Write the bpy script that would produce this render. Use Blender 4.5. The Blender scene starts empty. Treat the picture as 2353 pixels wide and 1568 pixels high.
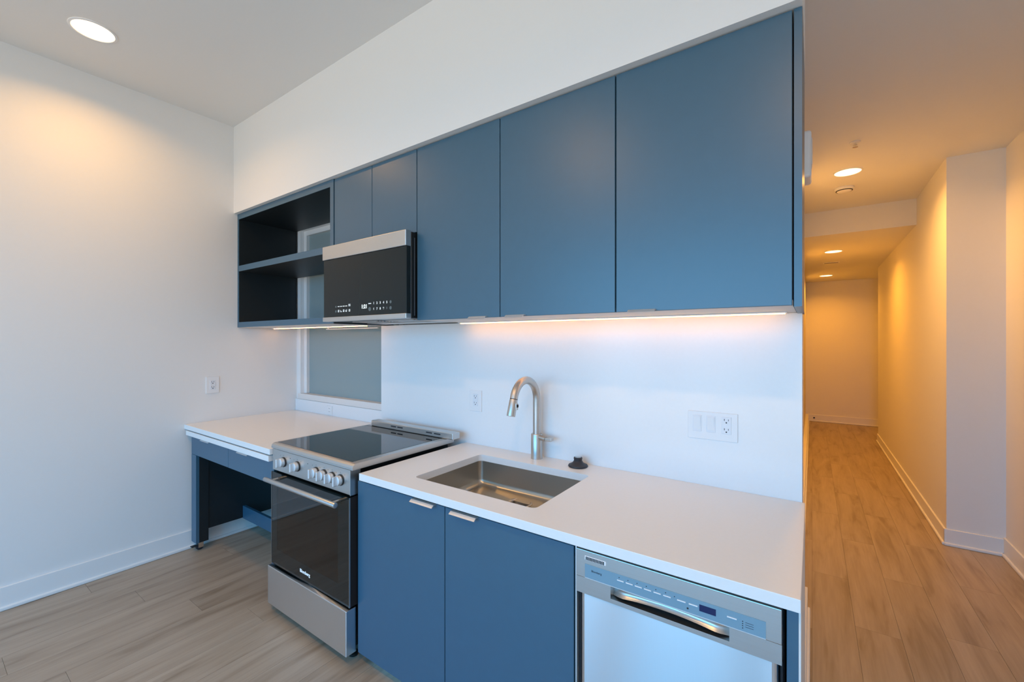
import bpy, bmesh, math, random
from mathutils import Vector, Matrix
random.seed(7)
scene = bpy.context.scene
COL = scene.collection
PI = math.pi
# ------------------------------------------------------------------ camera, sky, exposure
cam_d = bpy.data.cameras.new('camera')
cam = bpy.data.objects.new('camera', cam_d)
COL.objects.link(cam)
cam_d.sensor_width = 36.0
cam_d.lens = 986.0 / 2353.0 * 36.0
cam_d.clip_start = 0.02
cam.location = (0, 0, 1.5)
cam.rotation_euler = (PI / 2, 0, math.radians(34.965))
scene.camera = cam
scene.view_settings.view_transform = 'Standard'
scene.view_settings.look = 'None'
scene.view_settings.exposure = 0.0
scene.view_settings.gamma = 1.0
scene.view_settings.use_curve_mapping = False

SKY_STRENGTH = 7.9
world = bpy.data.worlds.new('sky')
scene.world = world
world.use_nodes = True
wn, wl = world.node_tree.nodes, world.node_tree.links
wn.clear()
w_out = wn.new('ShaderNodeOutputWorld')
w_bg = wn.new('ShaderNodeBackground')
w_tc = wn.new('ShaderNodeTexCoord')
w_sep = wn.new('ShaderNodeSeparateXYZ')
w_map = wn.new('ShaderNodeMapRange')
w_rmp = wn.new('ShaderNodeValToRGB')
wl.new(w_tc.outputs['Generated'], w_sep.inputs[0])
wl.new(w_sep.outputs['Z'], w_map.inputs['Value'])
w_map.inputs['From Min'].default_value = -1
w_map.inputs['From Max'].default_value = 1
wl.new(w_map.outputs[0], w_rmp.inputs[0])
cr = w_rmp.color_ramp
cr.elements[0].position = 0.46
cr.elements[0].color = (0.42, 0.41, 0.385, 1)      # sunlit ground below the horizon
cr.elements[1].position = 0.52
cr.elements[1].color = (0.10, 0.51, 1.0, 1)       # clear blue sky
wl.new(w_rmp.outputs[0], w_bg.inputs['Color'])
w_bg.inputs['Strength'].default_value = SKY_STRENGTH
wl.new(w_bg.outputs[0], w_out.inputs[0])

WARM = (1.0, 0.53, 0.15)
HALL_WARM = (1.0, 0.47, 0.10)
CORR_WARM = (1.0, 0.38, 0.03)
P_LIVING = 12.0       # watts per living-room downlight
P_HALL = 17.5
P_CORR = 13.5

# window wall behind the camera: opening the daylight comes through
WIN = (-3.3, 0.9, 0.12, 2.75)   # x0 x1 z0 z1
YB = -3.0
portal = bpy.data.lights.new('window_portal', 'AREA')
portal.shape = 'RECTANGLE'
portal.size = WIN[1] - WIN[0]
portal.size_y = WIN[3] - WIN[2]
portal.cycles.is_portal = True
po = bpy.data.objects.new('window_portal', portal)
COL.objects.link(po)
po.location = ((WIN[0] + WIN[1]) / 2, YB - 0.16, (WIN[2] + WIN[3]) / 2)
po.rotation_euler = (PI / 2, 0, 0)      # local -Z looks to +Y, into the room

# ------------------------------------------------------------------ materials
def mat(name, color, rough=0.5, metal=0.0, spec=0.5, emit=None, estr=0.0, coat=0.0):
    m = bpy.data.materials.new(name)
    m.use_nodes = True
    b = m.node_tree.nodes['Principled BSDF']
    b.inputs['Base Color'].default_value = (*color, 1)
    b.inputs['Roughness'].default_value = rough
    b.inputs['Metallic'].default_value = metal
    b.inputs['Specular IOR Level'].default_value = spec
    if coat:
        b.inputs['Coat Weight'].default_value = coat
    if emit:
        b.inputs['Emission Color'].default_value = (*emit, 1)
        b.inputs['Emission Strength'].default_value = estr
    return m

def noisy(m, scale, amount, stretch=(1, 1, 1), rough_amt=0.0, bump=0.0, coords='Object'):
    """fine procedural variation of colour / roughness / relief"""
    nt = m.node_tree
    N, L = nt.nodes, nt.links
    b = N['Principled BSDF']
    tc = N.new('ShaderNodeTexCoord')
    mp = N.new('ShaderNodeMapping')
    mp.inputs['Scale'].default_value = stretch
    L.new(tc.outputs[coords], mp.inputs[0])
    nz = N.new('ShaderNodeTexNoise')
    nz.inputs['Scale'].default_value = scale
    nz.inputs['Detail'].default_value = 4
    L.new(mp.outputs[0], nz.inputs['Vector'])
    base = tuple(b.inputs['Base Color'].default_value)
    mix = N.new('ShaderNodeMix')
    mix.data_type = 'RGBA'
    mix.inputs['A'].default_value = tuple(c * (1 - amount) for c in base[:3]) + (1,)
    mix.inputs['B'].default_value = tuple(min(1, c * (1 + amount)) for c in base[:3]) + (1,)
    L.new(nz.outputs['Fac'], mix.inputs['Factor'])
    L.new(mix.outputs['Result'], b.inputs['Base Color'])
    if rough_amt:
        r0 = b.inputs['Roughness'].default_value
        mr = N.new('ShaderNodeMapRange')
        mr.inputs['To Min'].default_value = r0 - rough_amt
        mr.inputs['To Max'].default_value = r0 + rough_amt
        L.new(nz.outputs['Fac'], mr.inputs['Value'])
        L.new(mr.outputs[0], b.inputs['Roughness'])
    if bump:
        bp = N.new('ShaderNodeBump')
        bp.inputs['Strength'].default_value = bump
        bp.inputs['Distance'].default_value = 0.002
        L.new(nz.outputs['Fac'], bp.inputs['Height'])
        L.new(bp.outputs[0], b.inputs['Normal'])
    return m

M = {}
M['wall'] = noisy(mat('wall_paint', (0.83, 0.82, 0.80), 0.65), 60, 0.01, bump=0.04)
M['ceil'] = noisy(mat('ceiling_paint', (0.80, 0.79, 0.77), 0.8), 60, 0.01, bump=0.04)
M['trim'] = mat('white_trim_paint', (0.84, 0.84, 0.83), 0.4)
M['quartz'] = noisy(mat('white_quartz', (0.85, 0.84, 0.82), 0.28), 90, 0.02)
M['splash'] = noisy(mat('white_quartz_slab', (0.86, 0.86, 0.855), 0.22), 90, 0.015)
M['blue'] = noisy(mat('slate_blue_laminate', (0.037, 0.114, 0.180), 0.36, spec=0.9), 25, 0.05, rough_amt=0.02)
M['dark'] = mat('dark_laminate', (0.010, 0.015, 0.018), 0.45)
M['under'] = mat('pale_melamine', (0.78, 0.74, 0.70), 0.5)
M['steel'] = noisy(mat('brushed_steel', (0.60, 0.60, 0.59), 0.34, 1.0), 14, 0.05, (1, 1, 60), 0.04)
M['steelh'] = noisy(mat('brushed_steel_horizontal', (0.62, 0.62, 0.61), 0.36, 1.0), 14, 0.05, (1, 60, 60), 0.04)
M['sink'] = noisy(mat('satin_sink_steel', (0.52, 0.49, 0.44), 0.30, 1.0), 14, 0.05, (60, 1, 1), 0.04)
M['nickel'] = noisy(mat('brushed_nickel', (0.60, 0.56, 0.52), 0.36, 1.0), 14, 0.04, (60, 60, 1), 0.03)
M['dwdoor'] = noisy(mat('dishwasher_steel', (0.74, 0.75, 0.76), 0.29, 1.0), 14, 0.015, (60, 60, 1), 0.008)
M['alu'] = mat('satin_aluminium', (0.82, 0.83, 0.84), 0.55, 1.0)
M['chrome'] = mat('chrome', (0.8, 0.8, 0.8), 0.12, 1.0)
M['blackglass'] = mat('black_glass', (0.006, 0.010, 0.010), 0.04, spec=0.6)
M['mwglass'] = mat('smoked_glass', (0.012, 0.018, 0.019), 0.22, spec=0.28)
M['black'] = mat('black_enamel', (0.010, 0.010, 0.010), 0.4)
M['gap'] = mat('shadow_black_rubber', (0.008, 0.008, 0.010), 0.8)
M['plastic'] = mat('white_plastic', (0.84, 0.84, 0.84), 0.35)
M['plastic2'] = mat('white_plastic_insert', (0.78, 0.80, 0.83), 0.3)
M['slot'] = mat('slot_dark', (0.03, 0.03, 0.035), 0.6)
M['rubber'] = mat('black_rubber', (0.022, 0.026, 0.034), 0.45)
M['print'] = mat('white_print', (0.85, 0.87, 0.87), 0.5, emit=(0.8, 0.9, 0.9), estr=0.25)
M['dimprint'] = mat('grey_print', (0.12, 0.15, 0.15), 0.5)
M['clock'] = mat('clock_display', (0.8, 0.9, 0.9), 0.5, emit=(0.85, 1.0, 1.0), estr=1.0)
M['strip'] = mat('grey_control_film', (0.20, 0.33, 0.41), 0.35)
M['display'] = mat('dark_blue_display', (0.010, 0.020, 0.085), 0.2)
M['led'] = mat('warm_led', (1, 0.8, 0.6), 0.5, emit=(1.0, 0.43, 0.09), estr=16.0)
M['lens'] = mat('downlight_lens', (1, 0.95, 0.9), 0.5, emit=(1.0, 0.66, 0.32), estr=4.5)
M['cavity'] = mat('oven_enamel', (0.42, 0.46, 0.50), 0.4)
M['rack'] = mat('oven_rack_wire', (0.88, 0.89, 0.90), 0.4, 0.1)
M['frosted'] = mat('frosted_glass', (0.28, 0.36, 0.37), 0.42, spec=0.5)  # even grey-teal pane colour, no emission

_b = M['dwdoor'].node_tree.nodes['Principled BSDF']
_b.inputs['Anisotropic'].default_value = 1.0
_b.inputs['Anisotropic Rotation'].default_value = 0.25

def glass_mat(name, tint, rough):
    m = bpy.data.materials.new(name)
    m.use_nodes = True
    N, L = m.node_tree.nodes, m.node_tree.links
    N.clear()
    o = N.new('ShaderNodeOutputMaterial')
    mx = N.new('ShaderNodeMixShader')
    tr = N.new('ShaderNodeBsdfTransparent')
    gl = N.new('ShaderNodeBsdfGlossy')
    fr = N.new('ShaderNodeFresnel')
    fr.inputs['IOR'].default_value = 1.8
    tr.inputs['Color'].default_value = (*tint, 1)
    gl.inputs['Roughness'].default_value = rough
    L.new(fr.outputs[0], mx.inputs[0])
    L.new(tr.outputs[0], mx.inputs[1])
    L.new(gl.outputs[0], mx.inputs[2])
    L.new(mx.outputs[0], o.inputs[0])
    return m
M['ovenglass'] = glass_mat('tinted_oven_glass', (0.76, 0.87, 0.92), 0.03)

def floor_mat():
    m = bpy.data.materials.new('oak_vinyl_plank')
    m.use_nodes = True
    N, L = m.node_tree.nodes, m.node_tree.links
    b = N['Principled BSDF']
    geo = N.new('ShaderNodeNewGeometry')
    oi = N.new('ShaderNodeObjectInfo')
    off = N.new('ShaderNodeVectorMath'); off.operation = 'SCALE'
    comb = N.new('ShaderNodeCombineXYZ')
    L.new(oi.outputs['Random'], comb.inputs[0]); L.new(oi.outputs['Random'], comb.inputs[1]); L.new(oi.outputs['Random'], comb.inputs[2])
    L.new(comb.outputs[0], off.inputs[0]); off.inputs['Scale'].default_value = 37.0
    add = N.new('ShaderNodeVectorMath'); add.operation = 'ADD'
    L.new(geo.outputs['Position'], add.inputs[0]); L.new(off.outputs[0], add.inputs[1])
    mp = N.new('ShaderNodeMapping'); mp.inputs['Scale'].default_value = (9, 1.1, 1)
    L.new(add.outputs[0], mp.inputs[0])
    n1 = N.new('ShaderNodeTexNoise'); n1.inputs['Scale'].default_value = 1.6; n1.inputs['Detail'].default_value = 5; n1.inputs['Distortion'].default_value = 0.6
    L.new(mp.outputs[0], n1.inputs['Vector'])
    mp2 = N.new('ShaderNodeMapping'); mp2.inputs['Scale'].default_value = (70, 3, 1)
    L.new(add.outputs[0], mp2.inputs[0])
    n2 = N.new('ShaderNodeTexNoise'); n2.inputs['Scale'].default_value = 1.5; n2.inputs['Detail'].default_value = 3
    L.new(mp2.outputs[0], n2.inputs['Vector'])
    r1 = N.new('ShaderNodeValToRGB')
    r1.color_ramp.elements[0].position = 0.30; r1.color_ramp.elements[0].color = (0.275, 0.212, 0.150, 1)
    r1.color_ramp.elements[1].position = 0.66; r1.color_ramp.elements[1].color = (0.425, 0.347, 0.265, 1)
    e = r1.color_ramp.elements.new(0.45); e.color = (0.37, 0.295, 0.218, 1)
    L.new(n1.outputs['Fac'], r1.inputs[0])
    mr = N.new('ShaderNodeMapRange'); mr.inputs['To Min'].default_value = 0.86; mr.inputs['To Max'].default_value = 1.12
    L.new(n2.outputs['Fac'], mr.inputs['Value'])
    mr2 = N.new('ShaderNodeMapRange'); mr2.inputs['To Min'].default_value = 0.95; mr2.inputs['To Max'].default_value = 1.05
    L.new(oi.outputs['Random'], mr2.inputs['Value'])
    mul = N.new('ShaderNodeMath'); mul.operation = 'MULTIPLY'
    L.new(mr.outputs[0], mul.inputs[0]); L.new(mr2.outputs[0], mul.inputs[1])
    sc = N.new('ShaderNodeVectorMath'); sc.operation = 'SCALE'
    L.new(r1.outputs[0], sc.inputs[0]); L.new(mul.outputs[0], sc.inputs['Scale'])
    L.new(sc.outputs[0], b.inputs['Base Color'])
    b.inputs['Roughness'].default_value = 0.42
    b.inputs['Specular IOR Level'].default_value = 0.4
    bp = N.new('ShaderNodeBump'); bp.inputs['Strength'].default_value = 0.08; bp.inputs['Distance'].default_value = 0.002
    L.new(n2.outputs['Fac'], bp.inputs['Height']); L.new(bp.outputs[0], b.inputs['Normal'])
    return m
M['floor'] = floor_mat()
M['subfloor'] = mat('plank_joint_dark', (0.13, 0.10, 0.08), 0.8)

# ------------------------------------------------------------------ mesh helpers
class MB:
    """collects shapes (world coordinates) for ONE mesh object"""
    def __init__(s):
        s.bm = bmesh.new()
        s.smooth = False
    def box(s, x0, x1, y0, y1, z0, z1, bev=0.0, seg=2, axis=None):
        bm2 = bmesh.new()
        bmesh.ops.create_cube(bm2, size=1.0)
        for v in bm2.verts:
            v.co = Vector((x0 + (v.co.x + .5) * (x1 - x0), y0 + (v.co.y + .5) * (y1 - y0), z0 + (v.co.z + .5) * (z1 - z0)))
        if bev:
            es = bm2.edges[:]
            if axis is not None:
                es = [e for e in es if abs((e.verts[0].co - e.verts[1].co).normalized()[axis]) > 0.9]
            bmesh.ops.bevel(bm2, geom=es, offset=bev, segments=seg, profile=0.5, affect='EDGES')
        s._take(bm2)
        return s
    def _take(s, bm2):
        me = bpy.data.meshes.new('tmp')
        bm2.to_mesh(me); bm2.free()
        s.bm.from_mesh(me)
        bpy.data.meshes.remove(me)
    def cyl(s, c, r, h, axis=2, seg=24, bev=0.0, r2=None):
        bm2 = bmesh.new()
        bmesh.ops.create_cone(bm2, cap_ends=True, cap_tris=False, segments=seg, radius1=r, radius2=r if r2 is None else r2, depth=h)
        if bev:
            es = [e for e in bm2.edges if abs(e.verts[0].co.z - e.verts[1].co.z) < 1e-6]
            bmesh.ops.bevel(bm2, geom=es, offset=bev, segments=2, profile=0.5, affect='EDGES')
        if axis == 0: R = Matrix.Rotation(PI / 2, 4, 'Y')
        elif axis == 1: R = Matrix.Rotation(PI / 2, 4, 'X')
        else: R = Matrix.Identity(4)
        bmesh.ops.transform(bm2, matrix=Matrix.Translation(c) @ R, verts=bm2.verts)
        s._take(bm2); s.smooth = True
        return s
    def lathe(s, c, prof, seg=32, cap0=True, cap1=True):
        rings = []
        for r, z in prof:
            rings.append([s.bm.verts.new((c[0] + r * math.cos(2 * PI * k / seg), c[1] + r * math.sin(2 * PI * k / seg), c[2] + z)) for k in range(seg)])
        for a, b in zip(rings[:-1], rings[1:]):
            for k in range(seg):
                s.bm.faces.new((a[k], a[(k + 1) % seg], b[(k + 1) % seg], b[k]))
        if cap0: s.bm.faces.new(rings[0][::-1])
        if cap1: s.bm.faces.new(rings[-1])
        s.smooth = True
        return s
    def tube(s, pts, rad, seg=16):
        pts = [Vector(p) for p in pts]
        rads = rad if isinstance(rad, (list, tuple)) else [rad] * len(pts)
        rings = []
        up = None
        for i, p in enumerate(pts):
            t = (pts[min(i + 1, len(pts) - 1)] - pts[max(i - 1, 0)]).normalized()
            if up is None:
                up = Vector((0, 0, 1)) if abs(t.z) < 0.9 else Vector((1, 0, 0))
            a = t.cross(up)
            if a.length < 1e-4: a = t.cross(Vector((0, 1, 0)))
            a.normalize(); b2 = a.cross(t).normalized(); up = b2
            rings.append([s.bm.verts.new(p + rads[i] * (math.cos(2 * PI * k / seg) * a + math.sin(2 * PI * k / seg) * b2)) for k in range(seg)])
        for r0, r1 in zip(rings[:-1], rings[1:]):
            for k in range(seg):
                s.bm.faces.new((r0[k], r0[(k + 1) % seg], r1[(k + 1) % seg], r1[k]))
        s.bm.faces.new(rings[0][::-1]); s.bm.faces.new(rings[-1])
        s.smooth = True
        return s
    def poly(s, pts, d):
        """prism: polygon pts swept by vector d"""
        d = Vector(d)
        a = [s.bm.verts.new(Vector(p)) for p in pts]
        b = [s.bm.verts.new(Vector(p) + d) for p in pts]
        n = len(pts)
        s.bm.faces.new(a); s.bm.faces.new(b[::-1])
        for k in range(n):
            s.bm.faces.new((a[k], b[k], b[(k + 1) % n], a[(k + 1) % n]))
        return s
    def mesh(s, name, material, origin=(0, 0, 0)):
        o = Vector(origin)
        for v in s.bm.verts: v.co -= o
        bmesh.ops.recalc_face_normals(s.bm, faces=s.bm.faces[:])
        me = bpy.data.meshes.new(name)
        s.bm.to_mesh(me); s.bm.free()
        me.materials.append(material)
        if s.smooth:
            for p in me.polygons: p.use_smooth = True
            try: me.set_sharp_from_angle(angle=math.radians(35))
            except Exception: pass
        return me

WLOC = {}
def link(name, me, parent, loc):
    ob = bpy.data.objects.new(name, me)
    COL.objects.link(ob)
    loc = Vector(loc)
    if parent is not None:
        ob.parent = parent
        ob.location = loc - WLOC[parent.name]
    else:
        ob.location = loc
    WLOC[ob.name] = loc
    return ob
def obj(name, mb, material, parent=None, label=None):
    vs = [v.co for v in mb.bm.verts]
    c = Vector([(min(v[i] for v in vs) + max(v[i] for v in vs)) / 2 for i in range(3)])
    c.z = min(v.z for v in vs)
    ob = link(name, mb.mesh(name, M[material] if isinstance(material, str) else material, c), parent, c)
    if label: ob['label'] = label
    return ob
def obj_each(name, mb, material, parent, gap=.002, label=None):
    """one object per separate piece collected in mb"""
    bm = mb.bm; bm.verts.ensure_lookup_table()
    isl, seen = [], set()
    for v in bm.verts:
        if v in seen: continue
        st, grp = [v], []
        seen.add(v)
        while st:
            a = st.pop(); grp.append(a)
            for e in a.link_edges:
                o = e.other_vert(a)
                if o not in seen: seen.add(o); st.append(o)
        lo = [min(p.co[i] for p in grp) for i in range(3)]; hi = [max(p.co[i] for p in grp) for i in range(3)]
        isl.append([lo, hi, grp])
    merged = True
    while merged:
        merged = False
        for i in range(len(isl)):
            for j in range(i + 1, len(isl)):
                a, b = isl[i], isl[j]
                if all(a[0][k] - gap <= b[1][k] and b[0][k] - gap <= a[1][k] for k in range(3)):
                    isl[i] = [[min(p, q) for p, q in zip(a[0], b[0])], [max(p, q) for p, q in zip(a[1], b[1])], a[2] + b[2]]
                    del isl[j]; merged = True; break
            if merged: break
    out = []
    for lo, hi, grp in isl:
        m2 = MB(); m2.smooth = mb.smooth
        mp = {v: m2.bm.verts.new(v.co) for v in grp}
        fs = set(f for v in grp for f in v.link_faces)
        for f in fs: m2.bm.faces.new([mp[v] for v in f.verts])
        out.append(obj(name, m2, material, parent, label))
    bm.free()
    return out
def thing(name, loc, label, cat, group=None):
    ob = link(name, None, None, loc)
    ob.empty_display_size = 0.1
    return tag(ob, label, cat, group)
def tag(ob, label, cat, group=None):
    ob['label'] = label; ob['category'] = cat
    if group: ob['group'] = group
    return ob
def struct(name, mb, material, parent=None):
    ob = obj(name, mb, material, parent)
    if parent is None: ob['kind'] = 'structure'
    return ob
def B(*a, **k):
    return MB().box(*a, **k)
def text_part(name, s, size, loc, material, parent, depth=0.0004, rotz=0, sx=1.0, bold=0.0):
    cu = bpy.data.curves.new('txt', 'FONT')
    cu.body = s; cu.size = size; cu.align_x = 'CENTER'; cu.align_y = 'CENTER'; cu.extrude = depth; cu.offset = bold
    t = bpy.data.objects.new('txt', cu); COL.objects.link(t)
    dg = bpy.context.evaluated_depsgraph_get(); dg.update()
    me = bpy.data.meshes.new_from_object(t.evaluated_get(dg))
    bpy.data.objects.remove(t); bpy.data.curves.remove(cu)
    me.transform(Matrix.Rotation(rotz, 4, 'Z') @ Matrix.Rotation(PI / 2, 4, 'X') @ Matrix.Diagonal((sx, 1, 1, 1)))
    me.materials.clear(); me.materials.append(M[material]); me.name = name
    return link(name, me, parent, loc)

# ------------------------------------------------------------------ room shell
XL, XR = -3.70, 1.107        # left wall / right wall
YW, YS = 2.00, 1.925         # back wall face / backsplash slab face
ZC, ZH, ZK = 3.17, 2.85, 2.60  # ceilings: living, hall, corridor
XH = -0.04                   # hall left wall face
YE = 9.80

# floor: base slab + every plank
fl = struct('floor', B(XL - .15, 2.2, YB - .15, YE + .15, -0.10, -0.005), 'subfloor')
pw, pl = 0.185, 1.22
def plank_mesh():
    bm = MB().box(-.5, .5, -.5, .5, -0.0048, 0.0)
    return bm.mesh('plank', M['floor'])
pm = plank_mesh()
def plank(x0, x1, y0, y1):
    ob = bpy.data.objects.new('plank', pm); COL.objects.link(ob)
    ob.parent = fl
    ob.location = Vector(((x0 + x1) / 2, (y0 + y1) / 2, 0)) - WLOC[fl.name]
    ob.scale = (x1 - x0 - 0.0010, y1 - y0 - 0.0010, 1)
x = XL; ci = 0
while x < 2.0:
    x1 = min(x + pw, 2.0)
    y_hi = 2.0 if x < -0.25 else YE
    if x > XR: y_start = 8.4
    else: y_start = YB
    y = y_start - ((ci * 0.437) % 1.0) * pl
    while y < y_hi:
        a, b_ = max(y, y_start), min(y + pl, y_hi)
        if b_ - a > 0.02 and not (x > XR and b_ < 8.4):
            plank(x, x1, a, b_)
        y += pl
    x = x1; ci += 1

struct('ceiling', B(XL - .15, XR + .15, YB - .15, YW + .15, ZC, ZC + .12), 'ceil')
struct('ceiling_hall', MB().box(XH - .4, 2.2, 1.93, 5.52, ZH, ZC), 'ceil')
struct('ceiling_corridor', B(-.4, 2.2, 5.52, YE + .15, ZK, ZC), 'ceil')
struct('wall_left', B(XL - .15, XL, YB - .15, YW + .15, 0, ZC), 'wall')
struct('wall_right', B(XR, XR + .15, YB - .15, 4.42, 0, ZC), 'wall')
struct('wall_stub', B(0.81, XR + .15, 4.42, 4.60, 0, ZH), 'wall')
struct('wall_hall_right', B(0.81, XR + .15, 4.60, 8.40, 0, ZC), 'wall')
struct('wall_alcove', MB().box(2.0, 2.15, 8.40, YE, 0, ZK).box(XR + .15, 2.15, 8.25, 8.40, 0, ZK), 'wall')
struct('wall_end', B(-.4, 2.15, YE, YE + .15, 0, ZK), 'wall')
# hall left wall: near piece beside the kitchen, set-back piece further on
struct('wall_hall_left', MB().box(-.18, XH, 2.0, 2.9, 0, ZC).box(-.25, -.10, 2.9, YE, 0, ZC), 'wall')
# kitchen back wall with the opening for the interior window
WX0, WX1, WZ0, WZ1 = -3.66, -2.30, 1.00, 2.50
struct('wall_back', MB().box(XL, WX0, YW, YW + .15, 0, ZC).box(WX1, -.18, YW, YW + .15, 0, ZC)
       .box(WX0, WX1, YW, YW + .15, 0, WZ0).box(WX0, WX1, YW, YW + .15, WZ1, ZC), 'wall')
# soffit above the upper cabinets
struct('wall_soffit', B(XL, -.022, 1.50, YW, 2.495, ZC), 'wall')
# window wall behind the camera
struct('wall_window', MB().box(XL, WIN[0], YB - .15, YB, 0, ZC).box(WIN[1], XR, YB - .15, YB, 0, ZC)
       .box(WIN[0], WIN[1], YB - .15, YB, 0, WIN[2]).box(WIN[0], WIN[1], YB - .15, YB, WIN[3], ZC), 'wall')
w2 = MB()
for i in range(4):
    xx = WIN[0] + (WIN[1] - WIN[0]) * i / 3
    xx = min(max(xx, WIN[0] + .05), WIN[1] - .05)
    hw = .05 if i in (0, 3) else .10
    w2.box(xx - hw, xx + hw, YB - .11, YB - .04, WIN[2], WIN[3])
w2.box(WIN[0], WIN[1], YB - .11, YB - .04, WIN[2], WIN[2] + .07).box(WIN[0], WIN[1], YB - .11, YB - .04, WIN[3] - .07, WIN[3])
struct('window_2', w2, 'black')

# interior window over the left worktop
w1 = link('window_1', None, None, ((WX0 + WX1) / 2, YW, WZ0)); w1['kind'] = 'structure'
obj_each('window_frame', MB().box(WX0, WX0 + .045, YW - .012, YW + .10, WZ0, WZ1).box(WX1 - .045, WX1, YW - .012, YW + .10, WZ0, WZ1)
    .box(WX0 + .045, WX1 - .045, YW - .012, YW + .10, WZ1 - .05, WZ1), 'trim', w1)
obj_each('glazing_bead', MB().box(WX0 + .045, WX0 + .085, YW + .02, YW + .06, WZ0 + .05, WZ1 - .05).box(WX1 - .085, WX1 - .045, YW + .02, YW + .06, WZ0 + .05, WZ1 - .05)
    .box(WX0 + .085, WX1 - .085, YW + .02, YW + .06, WZ1 - .09, WZ1 - .05), 'trim', w1)
obj('window_sill', B(WX0, WX1, YW - .014, YW + .06, WZ0, WZ0 + .048, bev=.002), 'under', w1)
obj('window_pane', B(WX0 + .05, WX1 - .05, YW + .045, YW + .055, WZ0 + .04, WZ1 - .06), 'frosted', w1)

# baseboards (board with a small shoe moulding)
def base_x(name, x, y0, y1, s, h=.13, t=.014):
    mb = MB().box(min(x, x + s * t), max(x, x + s * t), y0, y1, 0, h, bev=.003)
    mb.box(min(x, x + s * (t + .012)), max(x, x + s * (t + .012)), y0, y1, 0, .022, bev=.006)
    return struct(name, mb, 'trim')
def base_y(name, y, x0, x1, h=.13, t=.014):
    mb = MB().box(x0, x1, y - t, y, 0, h, bev=.003)
    mb.box(x0, x1, y - t - .012, y, 0, .022, bev=.006)
    return struct(name, mb, 'trim')
base_x('baseboard_left', XL, YB, YW, 1)
base_y('baseboard_back', YW, XL + .03, -2.46, h=.10)
base_x('baseboard_hall_left', XH, 2.0, 2.9, 1, t=.02)
base_x('baseboard_corridor_left', -.10, 3.28, YE, 1, t=.045)
base_x('baseboard_hall_right', .81, 4.405, 8.40, -1, h=.115)
base_y('baseboard_stub', 4.42, .796, XR, h=.12)
base_x('baseboard_right', XR, YB, 4.42, -1)
base_y('baseboard_end', YE, -.10, 2.0)

# ------------------------------------------------------------------ worktops and backsplash
ct = obj('countertop', B(-2.462 + .779, -.021, 1.196, YS - .001, .868, .900, bev=.0015), 'quartz')
SX0, SX1, SY0, SY1 = -1.439, -.811, 1.304, 1.766
cut = MB().box(SX0, SX1, SY0, SY1, .80, .95, bev=.022, seg=5, axis=2)
cut_me = cut.mesh('cut', M['quartz']); cut_o = bpy.data.objects.new('cut', cut_me); COL.objects.link(cut_o)
md = ct.modifiers.new('b', 'BOOLEAN'); md.object = cut_o; md.operation = 'DIFFERENCE'; md.solver = 'EXACT'
dg = bpy.context.evaluated_depsgraph_get(); dg.update()
nm = bpy.data.meshes.new_from_object(ct.evaluated_get(dg)); ct.modifiers.clear(); ct.data = nm
bpy.data.objects.remove(cut_o)
tag(ct, 'long white quartz worktop with a sink cut-out, right of the range', 'worktop')
tag(obj('countertop', B(XL + .001, -2.462, 1.178, YW - .001, .868, .900, bev=.0015), 'quartz'),
    'short white quartz worktop in the left corner, above the rolling cart', 'worktop')
tag(obj('backsplash', B(-2.456, -.030, YS, YW - .0005, .80, 1.606), 'splash'),
    'tall white slab backsplash behind the faucet and range', 'backsplash')
tag(obj('upstand', B(XL + .001, -2.457, YW - .012, YW - .0005, .9005, .998), 'splash'),
    'low white upstand under the interior window sill, behind the left worktop', 'upstand')

# ------------------------------------------------------------------ upper cabinets
UY, UT, UB = 1.53, 2.493, 1.607
UBK = YS - .001      # back of the cabinets
def pull(name, x0, x1, y, z, parent, up=1, depth=.026):
    """thin folded edge pull; lip hangs (up=-1) or stands (up=1) on the door edge"""
    mb = MB()
    mb.poly([(x0, y + .012, z), (x0, y - depth * .55, z), (x0, y - depth, z - .009), (x0, y - depth + .003, z - .0115),
             (x0, y - depth * .5, z - .003), (x0, y + .012, z - .003)], (x1 - x0, 0, 0))
    return obj(name, mb, 'alu', parent)
def door(x0, x1, z0, z1, y, parent, material='blue', t=.019, name='door'):
    return obj(name, B(x0 + .0018, x1 - .0018, y, y + t, z0, z1, bev=.0012, seg=1), material, parent)
def carcass(parent, x0, x1, y0, y1, z0, z1, under=True):
    obj('side_panel', B(x0 + .001, x0 + .018, y0, y1, z0 + .0182, z1), 'dark', parent)
    obj('side_panel', B(x1 - .018, x1 - .001, y0, y1, z0 + .0182, z1), 'dark', parent)
    obj('top_panel', B(x0 + .018, x1 - .018, y0, y1, z1 - .018, z1), 'dark', parent)
    obj('bottom_panel', B(x0 + .0003, x1 - .0003, y0, y1, z0, z0 + .018), 'under' if under else 'dark', parent)
    obj('back_panel', B(x0 + .018, x1 - .018, y1 - .008, y1, z0 + .018, z1 - .018), 'dark', parent)

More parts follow.
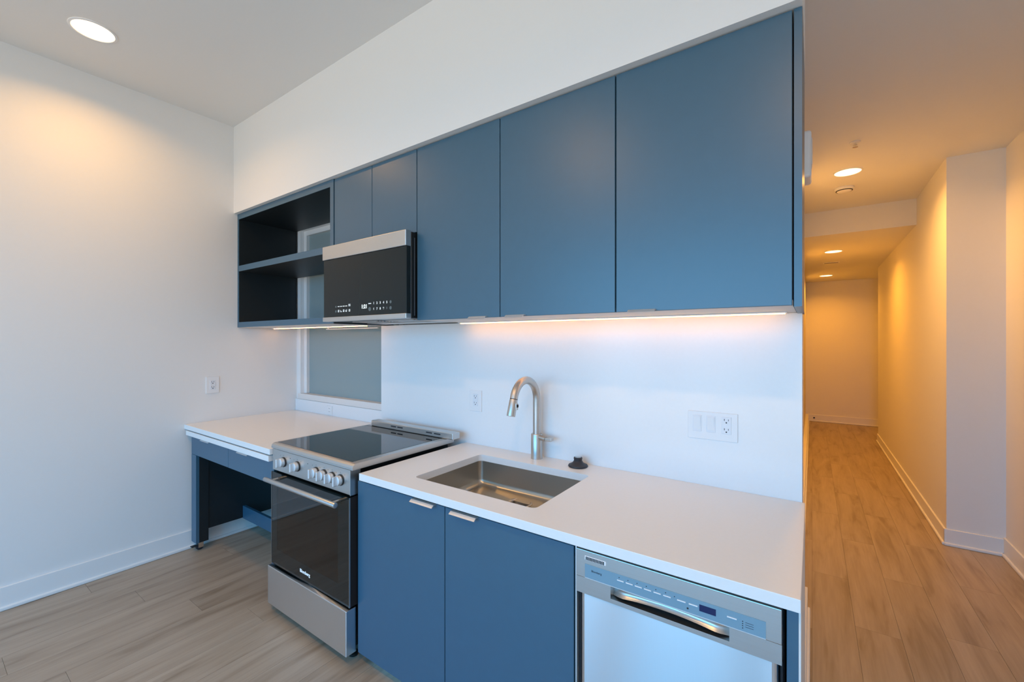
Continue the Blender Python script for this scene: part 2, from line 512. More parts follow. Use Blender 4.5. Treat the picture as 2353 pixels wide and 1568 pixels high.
# open shelf unit
sh = thing('open_shelf_cabinet', (-3.05, 1.72, UB), 'dark open wall cabinet with one shelf, in front of the interior window', 'cabinet')
sx0, sx1 = XL + .002, -2.400
obj('side_panel', B(sx0, sx0 + .020, UY, YW - .013, UB, UT), 'dark', sh)
obj('side_panel', B(sx1 - .036, sx1, UY, YW - .013, UB, UT), 'dark', sh)
obj('top_panel', B(sx0 + .020, sx1 - .036, UY, YW - .013, UT - .042, UT), 'dark', sh)
obj('bottom_panel', B(sx0 + .020, sx1 - .036, UY + .002, YW - .013, UB, UB + .040), 'under', sh)
obj('shelf', B(sx0 + .020, sx1 - .036, UY + .001, YW - .016, 2.045, 2.088), 'dark', sh)
fr = 'blue'
obj('front_edging', B(sx0, sx1, UY - .004, UY, UB, UB + .040), fr, sh, 'slate blue front edge of the bottom panel')
obj('front_edging', B(sx0, sx1, UY - .004, UY, UT - .042, UT), fr, sh, 'slate blue front edge of the top panel')
obj('front_edging', B(sx0, sx0 + .020, UY - .004, UY, UB + .040, UT - .042), fr, sh)
obj('front_edging', B(sx1 - .036, sx1, UY - .004, UY, UB + .040, UT - .042), fr, sh)
obj('front_edging', B(sx0 + .020, sx1 - .036, UY - .003, UY + .001, 2.045, 2.088), fr, sh)
obj('rear_rail', B(-3.08, -2.46, 1.895, 1.905, 1.588, 1.594), 'trim', sh, 'thin white rail under the rear edge')
obj('rear_rail', B(-3.06, -3.05, 1.895, 1.905, 1.594, UB), 'trim', sh)
# cabinet over the microwave
mc = thing('wall_cabinet', (-2.03, 1.72, 2.06), 'short slate blue two-door wall cabinet above the microwave', 'cabinet')
carcass(mc, -2.399, -1.668, UY + .02, UBK, 2.075, UT, False)
door(-2.399, -2.033, 2.062, UT - .003, UY, mc); door(-2.033, -1.668, 2.062, UT - .003, UY, mc)
# double door cabinet
dc = thing('wall_cabinet', (-1.13, 1.72, UB), 'tall slate blue wall cabinet with two doors, right of the microwave', 'cabinet')
carcass(dc, -1.667, -.600, UY + .02, UBK, UB, UT)
d1 = door(-1.667, -1.1355, UB, UT - .003, UY, dc); d2 = door(-1.1355, -.600, UB, UT - .003, UY, dc)
pull('door_pull', -1.304, -1.206, UY, UB + .006, d1); pull('door_pull', -1.094, -.999, UY, UB + .006, d2)
# single door cabinet at the right end
sc_ = thing('wall_cabinet', (-.32, 1.72, UB), 'wide slate blue single-door wall cabinet at the right end of the run', 'cabinet')
carcass(sc_, -.599, -.047, UY + .02, UBK, UB, UT)
d3 = door(-.599, -.047, UB, UT - .003, UY, sc_)
pull('door_pull', -.547, -.450, UY, UB + .006, d3)
obj('end_panel', B(-.0445, -.024, UY + .004, YW - .001, UB - .004, UT), 'blue', sc_, 'narrow slate blue finished end panel')

# under-cabinet LED strips
l1 = thing('light_strip', (-.867, 1.855, 1.598), 'long warm LED strip under the wall cabinets above the faucet', 'light')
obj('channel', B(-1.660, -.075, 1.835, 1.875, UB - .005, UB - .0005), 'plastic', l1)
obj('diffuser', B(-1.655, -.080, 1.850, 1.858, UB - .0085, UB - .005), 'led', l1)
l2 = thing('light_strip', (-3.02, 1.785, 1.598), 'short warm LED strip under the open shelf cabinet', 'light')
obj('channel', B(-3.655, -2.42, 1.765, 1.805, UB - .005, UB - .0005), 'plastic', l2)
obj('diffuser', B(-3.65, -2.425, 1.780, 1.788, UB - .0085, UB - .005), 'led', l2)

# ------------------------------------------------------------------ microwave
mw = thing('microwave', (-2.033, 1.68, 1.612), 'low-profile black glass and steel microwave above the range', 'microwave')
my = 1.455
obj('body', B(-2.396, -1.672, my + .042, UBK - .002, 1.616, 2.058, bev=.003, seg=1), 'black', mw)
obj('door', B(-2.398, -1.668, my + .006, my + .034, 1.640, 1.980, bev=.002, seg=1), 'mwglass', mw, 'smoked black glass door')
obj('handle', MB().box(-2.400, -1.664, my - .002, my + .034, 1.980, 2.060, bev=.003), 'steelh', mw, 'brushed steel handle band across the top')
obj('bottom_trim', B(-2.400, -1.664, my, my + .034, 1.614, 1.640, bev=.002), 'steelh', mw, 'brushed steel strip along the bottom')
obj_each('door_seam', MB().box(-1.6735, -1.6705, my + .036, my + .038, 1.63, 2.05).box(-1.6725, -1.6712, my + .062, my + .065, 1.63, 2.03), 'steel', mw)
g = MB()
for k in range(2):
    gx = -2.25 + k * .30
    for j in range(6):
        g.box(gx, gx + .22, my + .10 + j * .022, my + .112 + j * .022, 1.611, 1.6165)
obj_each('vent_grille', g, 'steel', mw, gap=.02)
obj('underside_panel', B(-2.38, -1.69, my + .30, UBK - .02, 1.6115, 1.616), 'steelh', mw)
yt = my + .0055
text_part('clock_display', '1:21', .030, (-2.008, yt, 1.688), 'clock', mw, bold=.0006)
for i, d in enumerate('12345'):
    text_part('key_digit', d, .017, (-1.926 + i * .027, yt, 1.703), 'print', mw, bold=.0005)
for i, d in enumerate('67890'):
    text_part('key_digit', d, .017, (-1.926 + i * .027, yt, 1.672), 'print' if i < 4 else 'dimprint', mw, bold=.0005)
k1 = MB()
for i in range(5):
    xx = -2.246 + i * .0245 + (.006 if i == 4 else 0)
    k1.box(xx - .009, xx + .009, yt - .0004, yt + .0008, 1.6975, 1.7015)
    if i == 4: k1.box(xx - .009, xx + .009, yt - .0004, yt + .0008, 1.705, 1.709)
    k1.box(xx - .007, xx + .006, yt - .0004, yt + .0008, 1.667, 1.671).box(xx - .006, xx - .003, yt - .0004, yt + .0008, 1.671, 1.678)
    if i != 1: k1.box(xx + .003, xx + .006, yt - .0004, yt + .0008, 1.671, 1.680)
    if i % 2 == 0: k1.box(xx - .006, xx + .006, yt - .0004, yt + .0008, 1.677, 1.680)
k1.box(-1.972, -1.948, yt - .0004, yt + .0008, 1.7005, 1.705)
obj_each('key_symbol', k1, 'print', mw)
k2 = MB()
for (xx, zz, s_) in ((-2.272, 1.699, .006), (-2.272, 1.672, .007), (-1.960, 1.673, .011), (-1.788, 1.703, .008), (-1.788, 1.672, .009)):
    k2.cyl((xx, yt, zz), s_, .0012, axis=1, seg=14)
obj_each('key_symbol', k2, 'dimprint', mw)

# ------------------------------------------------------------------ range
rg = thing('range', (-2.10, 1.53, 0), 'freestanding stainless electric range with black glass top', 'range')
rx0, rx1, ry = -2.456, -1.742, 1.195
body = MB().box(rx0 + .006, rx0 + .020, ry + .05, 1.87, .055, .905).box(rx1 - .045, rx1 - .031, ry + .05, 1.87, .055, .905)
body.box(rx0 + .02, rx1 - .045, 1.856, 1.87, .055, .905).box(rx0 + .02, rx1 - .045, ry + .05, 1.856, .055, .07)
obj('body', body, 'black', rg)
cav = MB().box(-2.40, -2.39, 1.232, 1.70, .33, .74).box(-1.842, -1.832, 1.232, 1.70, .33, .74).box(-2.40, -1.832, 1.70, 1.71, .33, .74)
cav.box(-2.40, -1.832, 1.232, 1.70, .32, .33).box(-2.40, -1.832, 1.232, 1.70, .74, .75)
obj('oven_cavity', cav, 'cavity', rg)
for zr in (.455, .575):
    rk = MB()
    for k in range(14):
        xx = -2.37 + k * .0393
        rk.box(xx - .003, xx + .003, 1.30, 1.66, zr - .002, zr + .002)
    rk.box(-2.388, -1.846, 1.294, 1.306, zr - .006, zr + .006).box(-2.388, -1.846, 1.656, 1.664, zr - .004, zr + .004)
    rk.box(-2.389, -2.383, 1.29, 1.67, zr - .008, zr - .003).box(-1.851, -1.843, 1.29, 1.67, zr - .008, zr - .003)
    obj('oven_rack', rk, 'rack', rg)
# door
dr = obj('oven_door', MB().box(rx0, -2.398, ry - .008, ry + .034, .272, .778).box(-1.831, rx1, ry - .008, ry + .034, .272, .778)
         .box(-2.398, -1.831, ry - .008, ry + .034, .272, .358).box(-2.398, -1.831, ry - .008, ry + .034, .706, .778), 'blackglass', rg, 'black glass oven door')
obj('oven_window', B(-2.398, -1.831, ry - .0078, ry - .002, .358, .706), 'ovenglass', dr, 'see-through tinted glass')
obj_each('edge_trim', MB().box(rx0 - .002, rx0, ry - .010, ry + .034, .272, .778).box(rx1, rx1 + .002, ry - .010, ry - .004, .272, .778), 'steel', dr)
obj('door_side', B(rx1, rx1 + .0015, ry - .0038, ry + .034, .272, .778), 'gap', dr, 'matt black right side')
hb = MB().cyl((-2.100, 1.137, .752), .0125, .655, axis=0, seg=24, bev=.002)
h_ = obj('door_handle', hb, 'steelh', dr, 'brushed steel tubular handle')
for xx in (-2.372, -1.815):
    obj('handle_post', MB().cyl((xx, 1.164, .752), .008, .048, axis=1, seg=16), 'steel', dr)
text_part('nameplate', 'Blomberg', .024, (-2.118, ry - .0083, .318), 'print', dr, bold=.0005)
# control panel
cp = obj('control_panel', MB().box(rx0, rx1, ry - .003, ry + .045, .788, .9035, bev=.002), 'steelh', rg, 'brushed steel control panel')
obj('corner_trim', B(rx1, rx1 + .003, ry - .006, ry + .050, .786, .905, bev=.001, seg=1), 'steel', rg)
for xx in (-2.338, -2.199, -2.024, -1.955, -1.886, -1.818):
    kz, ky = .846, ry - .003
    kb = MB().cyl((xx, ky - .013, kz), .0235, .022, axis=1, seg=28, bev=.003)
    kn = obj('knob', kb, 'alu', cp)
    obj('knob_ring', MB().cyl((xx, ky - .002, kz), .0265, .004, axis=1, seg=28), 'black', kn)
    obj('knob_grip', MB().box(xx - .006, xx + .006, ky - .042, ky - .023, kz - .0225, kz + .0225, bev=.003), 'alu', kn)
dots = MB()
for xx in (-2.27, -2.10):
    dots.cyl((xx, ry - .0032, .876), .0025, .001, axis=1, seg=10)
obj_each('indicator_light', dots, 'slot', cp)
pr_ = MB()
for xx in (-2.338, -2.199, -2.024, -1.955, -1.886, -1.818):
    for a in (-1, 0, 1):
        pr_.box(xx + .034 * a - .0012, xx + .034 * a + .0012, ry - .0034, ry - .0028, .880 - .006 * abs(a), .8835 - .006 * abs(a))
obj_each('dial_print', pr_, 'dimprint', cp, gap=.02)
# cooktop
ctop = MB()
prof = [(1.186, .908), (1.186, .918), (1.190, .928), (1.198, .9345), (1.206, .936), (1.862, .936), (1.862, .908)]
ctop.poly([(-2.458, y_, z_) for y_, z_ in prof], (.742, 0, 0))
ck = obj('cooktop', ctop, 'steelh', rg, 'stainless cooktop frame with rounded front')
obj('cooktop_glass', B(-2.444, -1.757, 1.213, 1.815, .9355, .9368), 'blackglass', ck, 'black ceramic glass')
bgm = MB().box(-2.40, -1.668, 1.800, 1.860, .937, .974, bev=.004)
bg_ = obj('vent_guard', bgm, 'steelh', rg, 'raised steel rear vent guard')
sl = MB()
for (a, b_) in ((-2.20, -2.152), (-2.138, -2.09), (-1.882, -1.834), (-1.816, -1.766)):
    sl.box(a, b_, 1.7985, 1.8005, .954, .961)
obj_each('vent_slot', sl, 'slot', bg_)
pm_ = MB()
for cx in (-2.14, -1.82):
    for k in range(7):
        pm_.box(cx - .07 + k * .02, cx - .058 + k * .02, 1.775, 1.780, .9368, .9371)
obj_each('burner_print', pm_, 'dimprint', ck, gap=.015)
# drawer and feet
drw = obj('drawer', B(rx0 - .006, rx1 + .004, ry - .027, ry + .028, .056, .264, bev=.003), 'dwdoor', rg, 'brushed steel storage drawer')
for (xx, yy) in ((-2.425, 1.25), (-1.80, 1.25), (-2.425, 1.80), (-1.80, 1.80)):
    obj('foot', MB().lathe((xx, yy, 0), [(.022, 0), (.022, .012), (.012, .016), (.012, .058)], seg=16), 'black', rg)

# ------------------------------------------------------------------ base cabinets
bc = thing('sink_base_cabinet', (-1.175, 1.55, 0), 'slate blue two-door base cabinet under the sink', 'cabinet')
by = 1.222
bx0, bx1, bxm = -1.733 + .052, -.615, -1.175
obj('side_panel', B(-1.680, -1.662, by + .021, YS - .003, .06, .862), 'dark', bc)
obj('side_panel', B(bx1 - .014, bx1, by + .021, YS - .003, .06, .862), 'dark', bc)
obj('bottom_panel', B(-1.662, bx1 - .014, by + .021, YS - .003, .06, .078), 'dark', bc)
obj('toe_kick', B(-1.680, bx1, 1.275, 1.29, 0, .06), 'trim', bc, 'white toe kick board')
d4 = door(-1.729, bxm, .055, .852, by, bc); d5 = door(bxm, bx1, .055, .852, by, bc)
pull('door_pull', -1.350, -1.222, by, .852, d4); pull('door_pull', -1.131, -1.006, by, .852, d5)
ep = thing('end_panel', (-.036, 1.57, 0), 'narrow slate blue panel between the dishwasher and the end of the run', 'panel')
obj('panel', B(-.050, -.026, by, YS - .002, 0, .866, bev=.001, seg=1), 'blue', ep)
obj('edge_band', B(-.026, -.0215, by + .001, YS - .002, 0, .866), 'under', ep, 'pale raw edge')

# ------------------------------------------------------------------ dishwasher
dw = thing('dishwasher', (-.33, 1.55, 0), 'stainless built-in dishwasher at the right end of the lower cabinets', 'dishwasher')
wy = 1.208
obj('tub', B(-.600, -.056, wy + .045, YS - .01, .02, .855), 'gap', dw)
px0, px1, pz0, pz1 = -.489, -.172, .737, .773
pf = MB().box(-.601, -.059, wy, wy + .044, pz1, .857, bev=.0015).box(-.601, px0, wy, wy + .044, .724, pz1).box(px1, -.059, wy, wy + .044, .724, pz1)
pf.box(px0, px1, wy, wy + .044, .724, pz0)
cpl = obj('control_panel', pf, 'steelh', dw, 'brushed steel control panel')
# scooped pocket handle with arched lower lip
sm = MB(); nu, nv = 28, 8; grid = []
for i in range(nu + 1):
    u = i / nu; row = []
    arch = 1 - (2 * u - 1) ** 2
    zb = pz0 + .001 + .0165 * arch ** .8
    for j in range(nv + 1):
        v = j / nv
        edge = min(1.0, min(u, 1 - u) / .13); ed = math.sin(edge * PI / 2)
        yy = wy + .022 - .018 * ed + .010 * math.sin(PI * v)
        row.append(sm.bm.verts.new((px0 + u * (px1 - px0), yy, pz1 + (zb - pz1) * v)))
    grid.append(row)
for i in range(nu):
    for j in range(nv):
        sm.bm.faces.new((grid[i][j], grid[i + 1][j], grid[i + 1][j + 1], grid[i][j + 1]))
sm.smooth = True
obj('pocket_handle', sm, 'steelh', dw, 'scooped recessed handle with an arched lip')
stp = obj('control_strip', B(-.571, -.092, wy - .0012, wy + .001, .776, .817), 'strip', dw, 'grey blue control strip')
obj('strip_lower_edge', B(-.571, -.092, wy - .002, wy + .001, .7745, .7762), 'alu', dw)  # thin aluminium bar along the lower edge of the strip
bt = MB()
for k in range(6):
    xx = -.458 + k * .0265
    bt.box(xx - .010, xx + .010, wy - .0030, wy - .001, .799, .8015)
for xx in (-.288, -.258, -.166):
    bt.box(xx - .011, xx + .011, wy - .0030, wy - .001, .799, .8018)
obj_each('button', bt, 'plastic', stp)
dt = MB()
for k in range(6): dt.cyl((-.462 + k * .0265, wy - .0013, .8085), .0014, .001, axis=1, seg=8)
dt.cyl((-.306, wy - .0013, .806), .0014, .001, axis=1, seg=8).cyl((-.272, wy - .0013, .7865), .0026, .001, axis=1, seg=10)
for k in range(4): dt.cyl((-.142, wy - .0013, .8005 - k * .0055), .0013, .001, axis=1, seg=8)
for k in range(3): dt.box(-.136, -.118, wy - .0014, wy - .001, .799 - k * .0055, .8000 - k * .0055)
obj_each('indicator_light', dt, 'slot', stp)
obj('display', B(-.243, -.203, wy - .002, wy + .001, .7905, .8075), 'display', stp, 'dark blue display')
text_part('strip_print', 'Blomberg', .0085, (-.533, wy - .0014, .8005), 'slot', stp)
vt = obj('vent_grille', B(-.572, -.503, wy - .0015, wy + .001, .8290, .8415, bev=.001, seg=1), 'plastic', dw, 'small white vent with dark slits')
vs_ = MB()
for k in range(13):
    xx = -.568 + k * .0047
    vs_.box(xx, xx + .0030, wy - .0022, wy - .0012, .8305, .8400)
obj('vent_slit', vs_, 'gap', vt)['kind'] = 'stuff'
obj('door', B(-.590, -.066, wy + .006, wy + .040, .10, .722, bev=.014, seg=4, axis=2), 'dwdoor', dw, 'brushed steel door')
obj_each('gap_shade_strip', MB().box(-.600, -.593, wy + .020, wy + .044, .06, .722).box(-.063, -.058, wy + .020, wy + .044, .06, .722), 'gap', dw)  # black strips standing in for the shade in the gaps beside the door
obj('side_trim', MB().box(-.6085, -.6045, wy + .010, wy + .03, .06, .857), 'alu', dw)
obj('toe_kick', B(-.600, -.056, 1.275, 1.29, 0, .10), 'black', dw)

# ------------------------------------------------------------------ sink, faucet, stopper
def rrect(x0, x1, y0, y1, r, n=6):
    pts = []
    for (cx, cy, a0) in ((x1 - r, y1 - r, 0), (x0 + r, y1 - r, PI / 2), (x0 + r, y0 + r, PI), (x1 - r, y0 + r, 3 * PI / 2)):
        for k in range(n + 1):
            a = a0 + PI / 2 * k / n
            pts.append((cx + r * math.cos(a), cy + r * math.sin(a)))
    return pts
sk = thing('sink', (-1.12, 1.545, .72), 'stainless undermount single-bowl sink with a round drain', 'sink')
s_ = MB(); rings = []
e = .004
dcx, dcy, zf = -1.132, 1.680, .732
for (ins, z, r) in ((-e, .867, .024), (-e + .002, .772, .024), (.002, .756, .026), (.010, .747, .030), (.022, zf + .010, .034)):
    rings.append([s_.bm.verts.new((px, py, z)) for px, py in rrect(SX0 + ins, SX1 - ins, SY0 + ins, SY1 - ins, r)])
last = rings[-1]
circ = []
for v in last:
    a = math.atan2(v.co.y - dcy, v.co.x - dcx)
    circ.append(s_.bm.verts.new((dcx + 0.061 * math.cos(a), dcy + 0.061 * math.sin(a), zf)))
rings.append(circ)
for a, b_ in zip(rings[:-1], rings[1:]):
    n = len(a)
    for k in range(n): s_.bm.faces.new((a[k], a[(k + 1) % n], b_[(k + 1) % n], b_[k]))
s_.smooth = True
obj('basin', s_, 'sink', sk)
obj('drain_flange', MB().lathe((dcx, dcy, zf), [(.063, -.001), (.062, .004), (.053, .005), (.048, .001), (.044, -.012), (.042, -.05), (.005, -.052)], seg=36, cap0=False), 'nickel', sk)
obj('drain_throat', MB().cyl((dcx, dcy, zf - .048), .040, .004, axis=2, seg=28), 'gap', sk)

fx, fy = -1.155, 1.872
fa = thing('faucet', (fx, fy, .90), 'brushed nickel gooseneck pull-down faucet behind the sink', 'faucet')
obj('base', MB().lathe((fx, fy, .9), [(.030, 0), (.030, .002), (.0290, .003), (.0290, .124), (.027, .127), (.016, .128)], seg=36), 'nickel', fa)
pts = [(fx, fy, 1.026), (fx, fy, 1.10), (fx, fy, 1.17), (fx, fy, 1.203)]
R0 = .104
for k in range(1, 19):
    a = PI * (k / 18) * .93
    pts.append((fx, fy - R0 + R0 * math.cos(a), 1.203 + R0 * math.sin(a)))
ex, ey, ez = pts[-1]
tdir = Vector((0, fy - R0 + R0 * math.cos(PI * .93) - (fy - R0 + R0 * math.cos(PI * .88)), R0 * math.sin(PI * .93) - R0 * math.sin(PI * .88))).normalized()
sp_end = Vector((ex, ey, ez))
obj('spout', MB().tube(pts, .0190, seg=20), 'nickel', fa)
h0 = sp_end + tdir * .003; h1 = sp_end + tdir * .082
hd = obj('spray_head', MB().tube([h0, h0 + tdir * .004, h0 + tdir * .03, h1 - tdir * .004, h1], [.0188, .0196, .0200, .0206, .0198], seg=20), 'nickel', fa)
obj('joint_ring', MB().tube([sp_end - tdir * .0005, h0 + tdir * .001], .0183, seg=20), 'gap', fa)
bmid = h0 + tdir * .032 + Vector((.0195, .004, 0))
obj('spray_button', MB().box(bmid.x - .004, bmid.x + .005, bmid.y - .008, bmid.y + .008, bmid.z - .016, bmid.z + .016, bev=.002), 'nickel', hd)
obj('button_toggle', MB().box(bmid.x + .004, bmid.x + .009, bmid.y - .006, bmid.y + .006, bmid.z - .004, bmid.z + .010, bev=.002), 'gap', hd)
lv = MB().tube([(fx + .02, fy - .006, 1.012), (fx + .062, fy - .012, 1.008)], .0135, seg=16)
lvo = obj('lever_hub', lv, 'nickel', fa)
obj('lever', MB().box(fx + .060, fx + .098, fy - .024, fy + .004, 1.000, 1.018, bev=.004), 'nickel', lvo)
st = thing('sink_stopper', (-.917, 1.862, .90), 'black rubber sink stopper lying on the worktop beside the faucet', 'stopper')
obj('flange', MB().lathe((-.917, 1.862, .9), [(.044, 0), (.047, .004), (.045, .009), (.034, .014), (.025, .020), (.0205, .028)], seg=32), 'rubber', st)
obj('knob', MB().lathe((-.917, 1.862, .9), [(.0195, .028), (.0195, .034), (.0205, .037), (.0205, .043), (.018, .045)], seg=32), 'rubber', st)
obj('knob_cap', MB().lathe((-.917, 1.862, .9), [(.015, .0448), (.015, .046), (.012, .0465)], seg=24), 'steel', st, 'grey metal disc on top')

# ------------------------------------------------------------------ rolling cart under the left worktop
rc = thing('rolling_cart', (-3.06, 1.52, 0), 'slate blue rolling cart with white top and two drawers, under the left worktop', 'cart')
cx0, cx1, cy0, cy1 = -3.656, -2.476, 1.208, 1.90
obj('cart_top', B(cx0 - .012, cx1, cy0 - .030, cy1, .828, .860, bev=.0015), 'quartz', rc, 'white top')
for (a, b_) in ((cx0, -3.061), (-3.057, cx1)):
    df = obj('drawer', B(a, b_, cy0, cy0 + .019, .690, .824, bev=.001, seg=1), 'blue', rc)
    hx = -3.441 if a == cx0 else -2.889
    pull('drawer_pull', hx, hx + .136, cy0, .826, df)
obj('drawer_box', B(cx0 + .06, cx1 - .06, cy0 + .0195, cy1 - .05, .70, .82), 'dark', rc)
for (xa, xb, ya, yb) in ((cx0, -3.575, cy0, 1.285), (-2.50, cx1, cy0, 1.285), (cx0, -3.575, cy1 - .075, cy1), (-2.50, cx1, cy1 - .075, cy1)):
    front = ya == cy0
    lg = obj('leg', B(xa, xb, ya + (.0195 if front else 0), yb, .062, .830 if not front else .829), 'dark', rc)
    if front:
        obj('leg_face', B(xa, xb, ya, ya + .0193, .062, .688), 'blue', lg, 'slate blue front face')
    mx, my_ = (xa + xb) / 2, (ya + yb) / 2
    cs = obj('caster', MB().box(mx - .017, mx - .014, my_ - .016, my_ + .016, .018, .058).box(mx + .014, mx + .017, my_ - .016, my_ + .016, .018, .058)
             .box(mx - .022, mx + .022, my_ - .022, my_ + .022, .056, .062), 'chrome', rc, 'swivel caster with brake tab')
    obj('wheel', MB().cyl((mx, my_ - .004, .0235), .0235, .024, axis=0, seg=20, bev=.003), 'rubber', cs)
    obj('brake_tab', MB().box(mx - .015, mx + .015, my_ - .056, my_ - .018, .032, .038, bev=.002), 'black', cs)
obj('side_panel', B(cx0 + .052, -3.580, 1.285, cy1 - .075, .145, .829), 'dark', rc)
obj('side_panel', B(-2.500, -2.480, 1.285, cy1 - .075, .145, .829), 'dark', rc)
obj('stretcher', B(-3.580, -2.500, 1.515, 1.535, .140, .236), 'blue', rc, 'low slate blue cross board')

# ------------------------------------------------------------------ outlets, switches
def plate_y(root, x0, x1, z0, z1, y, material='plastic'):
    return obj('cover_plate', B(x0, x1, y - .005, y - .0003, z0, z1, bev=.0015), material, root)
def duplex_y(root, xc, zc, y, w=.036, h=.07):
    r = obj('receptacle', B(xc - w / 2, xc + w / 2, y - .0068, y - .004, zc - h / 2, zc + h / 2, bev=.001, seg=1), 'plastic2', root)
    s = MB()
    for dz in (.019, -.019):
        s.box(xc - .0085, xc - .0065, y - .0074, y - .006, zc + dz, zc + dz + .008).box(xc + .0065, xc + .0082, y - .0074, y - .006, zc + dz, zc + dz + .007)
        s.cyl((xc, y - .0068, zc + dz - .007), .0028, .0014, axis=1, seg=10)
    obj('slot', s, 'slot', r)
o1 = thing('outlet', (-1.60, YS, 1.09), 'white duplex outlet on the backsplash, left of the faucet', 'outlet')
plate_y(o1, -1.645, -1.557, 1.092, 1.214, YS); duplex_y(o1, -1.601, 1.158, YS)
o2 = thing('outlet', (-.336, YS, 1.09), 'wide white plate with two switches and an outlet, right of the faucet', 'switch plate')
plate_y(o2, -.432, -.243, 1.092, 1.206, YS)
for xc in (-.395, -.342):
    rk = obj('rocker_switch', B(xc - .0175, xc + .0175, YS - .0065, YS - .004, 1.123, 1.191, bev=.001, seg=1), 'plastic2', o2)
    obj('rocker_face', MB().poly([(xc - .013, YS - .0062, 1.129), (xc - .013, YS - .0105, 1.185), (xc - .013, YS - .006, 1.185)], (.026, 0, 0)), 'plastic', rk)
duplex_y(o2, -.284, 1.157, YS)
o3 = thing('outlet', (XL, 1.355, 1.11), 'white duplex outlet on the left wall above the cart', 'outlet')
obj('cover_plate', B(XL + .0003, XL + .006, 1.312, 1.398, 1.108, 1.232, bev=.0015), 'plastic', o3)
rcp = obj('receptacle', B(XL + .005, XL + .0075, 1.337, 1.373, 1.135, 1.205, bev=.001, seg=1), 'plastic2', o3)
s = MB()
for dz in (.019, -.019):
    s.box(XL + .007, XL + .0082, 1.3465, 1.3490, 1.17 + dz, 1.178 + dz).box(XL + .007, XL + .0082, 1.361, 1.3635, 1.17 + dz, 1.178 + dz)
    s.cyl((XL + .0076, 1.355, 1.163 + dz), .0034, .0016, axis=0, seg=10)
obj('slot', s, 'slot', rcp)
o4 = thing('outlet', (-3.178, YW - .012, .92), 'small white outlet in the upstand below the window sill', 'outlet')
yu = YW - .012
plate_y(o4, -3.215, -3.140, .908, .978, yu, 'splash')
s = MB()
for dz in (.012, -.014):
    s.box(-3.185, -3.183, yu - .0056, yu - .0045, .943 + dz, .949 + dz).box(-3.172, -3.170, yu - .0056, yu - .0045, .943 + dz, .949 + dz)
obj('slot', s, 'slot', o4)

# ------------------------------------------------------------------ ceiling fittings
def downlight(x, y, z, label, color, power, r=.085, group='recessed ceiling downlights'):
    t = thing('downlight', (x, y, z), label, 'light', group)
    obj('trim_ring', MB().lathe((x, y, z), [(r + .013, -.0005), (r + .012, -.004), (r + .002, -.006), (r, -.003)], seg=40, cap0=False, cap1=False), 'plastic', t)
    obj('lens', MB().lathe((x, y, z), [(r, -.0028), (r * .5, -.0036), (.001, -.0038)], seg=40, cap0=False), 'lens', t)
    ld = bpy.data.lights.new('downlight_lamp', 'AREA')
    ld.shape = 'DISK'; ld.size = r * 1.8; ld.energy = power; ld.color = color; ld.spread = math.radians(150)
    lo = bpy.data.objects.new('downlight_lamp', ld); COL.objects.link(lo)
    lo.parent = t; lo.location = (0, 0, -.008)
    return t
downlight(-3.165, .60, ZC, 'recessed round downlight in the high ceiling by the left wall', WARM, P_LIVING * .60)
downlight(-1.55, -.35, ZC, 'added unseen recessed downlight in the high ceiling in front of the range', WARM, P_LIVING)  # extra lamp out of view, added to light the kitchen
downlight(.10, -.35, ZC, 'added unseen recessed downlight in the high ceiling near the hallway entrance', WARM, P_LIVING)  # second added lamp out of view, more warm light from above
downlight(.233, 4.34, ZH, 'nearest recessed downlight in the hall ceiling, before the beam', HALL_WARM, P_HALL)
downlight(.214, 6.575, ZK, 'middle hallway downlight, in the low ceiling just past the beam', CORR_WARM, P_CORR)
downlight(.193, 8.93, ZK, 'farthest hallway downlight, near the end wall', CORR_WARM, P_CORR)
sd = thing('smoke_detector', (.232, 4.78, ZH), 'round white smoke detector on the hall ceiling behind the first downlight', 'smoke detector')
obj('housing', MB().lathe((.232, 4.78, ZH), [(.070, -.0005), (.070, -.012), (.060, -.024), (.045, -.034), (.002, -.036)], seg=32, cap0=False), 'plastic', sd)
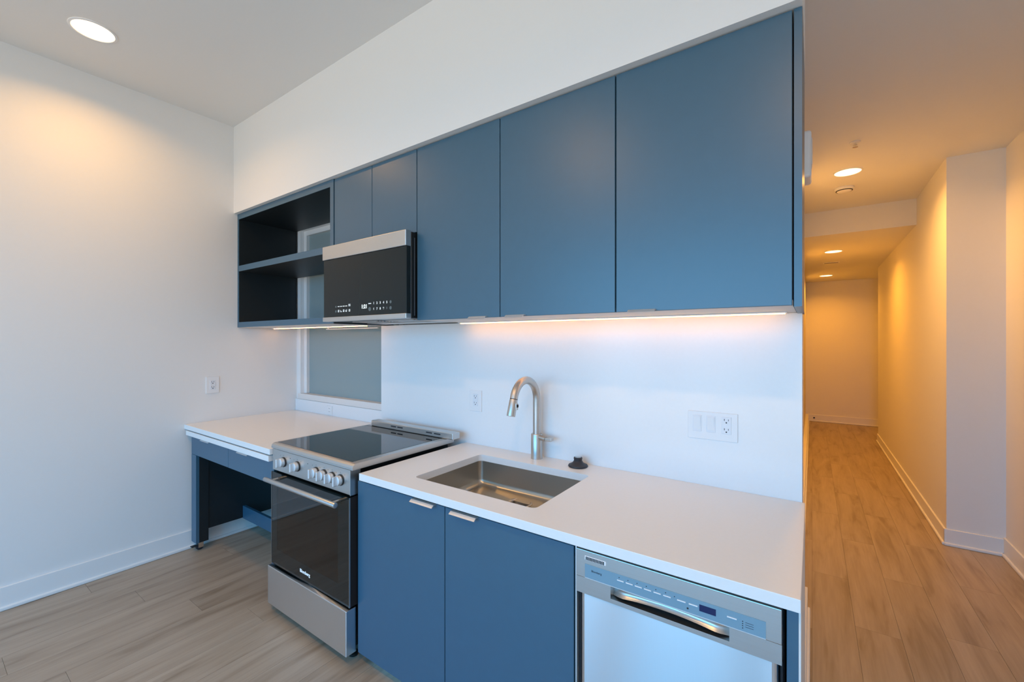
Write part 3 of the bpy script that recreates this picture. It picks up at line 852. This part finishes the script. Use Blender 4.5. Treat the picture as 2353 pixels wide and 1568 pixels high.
obj('vent_ring', MB().lathe((.232, 4.78, ZH), [(.0612, -.0235), (.0605, -.0275), (.054, -.029), (.0535, -.0265)], seg=32, cap0=False, cap1=False), 'slot', sd)
sp = thing('sprinkler_head', (.240, 3.72, ZH), 'small sprinkler head on the hall ceiling before the first downlight', 'sprinkler')
obj('escutcheon', MB().lathe((.24, 3.72, ZH), [(.030, -.0005), (.029, -.004), (.012, -.007)], seg=24, cap0=False), 'plastic', sp)
obj('frame', MB().cyl((.24, 3.72, ZH - .013), .007, .018, seg=12).box(.229, .232, 3.717, 3.723, ZH - .034, ZH - .016).box(.248, .251, 3.717, 3.723, ZH - .034, ZH - .016), 'chrome', sp)
obj('deflector', MB().cyl((.24, 3.72, ZH - .034), .015, .003, seg=16), 'chrome', sp)
vn = thing('ceiling_vent', (.22, 7.50, ZK), 'slim dark slot vent in the hallway ceiling between the two far downlights', 'vent')
obj('frame', MB().box(.125, .315, 7.46, 7.475, ZK - .006, ZK - .0003).box(.125, .315, 7.535, 7.55, ZK - .006, ZK - .0003)
    .box(.125, .14, 7.475, 7.535, ZK - .006, ZK - .0003).box(.30, .315, 7.475, 7.535, ZK - .006, ZK - .0003), 'plastic', vn)
obj('louvre', MB().box(.14, .30, 7.475, 7.535, ZK - .004, ZK - .0003), 'slot', vn)
al = thing('alarm_strobe', (XH, 2.40, 2.24), 'white wall-mounted alarm strobe on the hall wall beside the end cabinet', 'alarm')
obj('housing', B(XH + .0003, XH + .038, 2.33, 2.47, 2.235, 2.445, bev=.012, seg=3), 'plastic', al)
obj('lens', B(XH + .0378, XH + .041, 2.365, 2.435, 2.30, 2.42, bev=.001, seg=1), 'plastic2', al)
ds = thing('door_stop', (.03, YE - .014, .075), 'tiny round metal door stop on the end wall baseboard', 'door stop')
obj('stem', MB().cyl((.03, YE - .034, .075), .008, .04, axis=1, seg=12), 'chrome', ds)
obj('bumper', MB().cyl((.03, YE - .060, .075), .014, .014, axis=1, seg=14), 'rubber', ds)
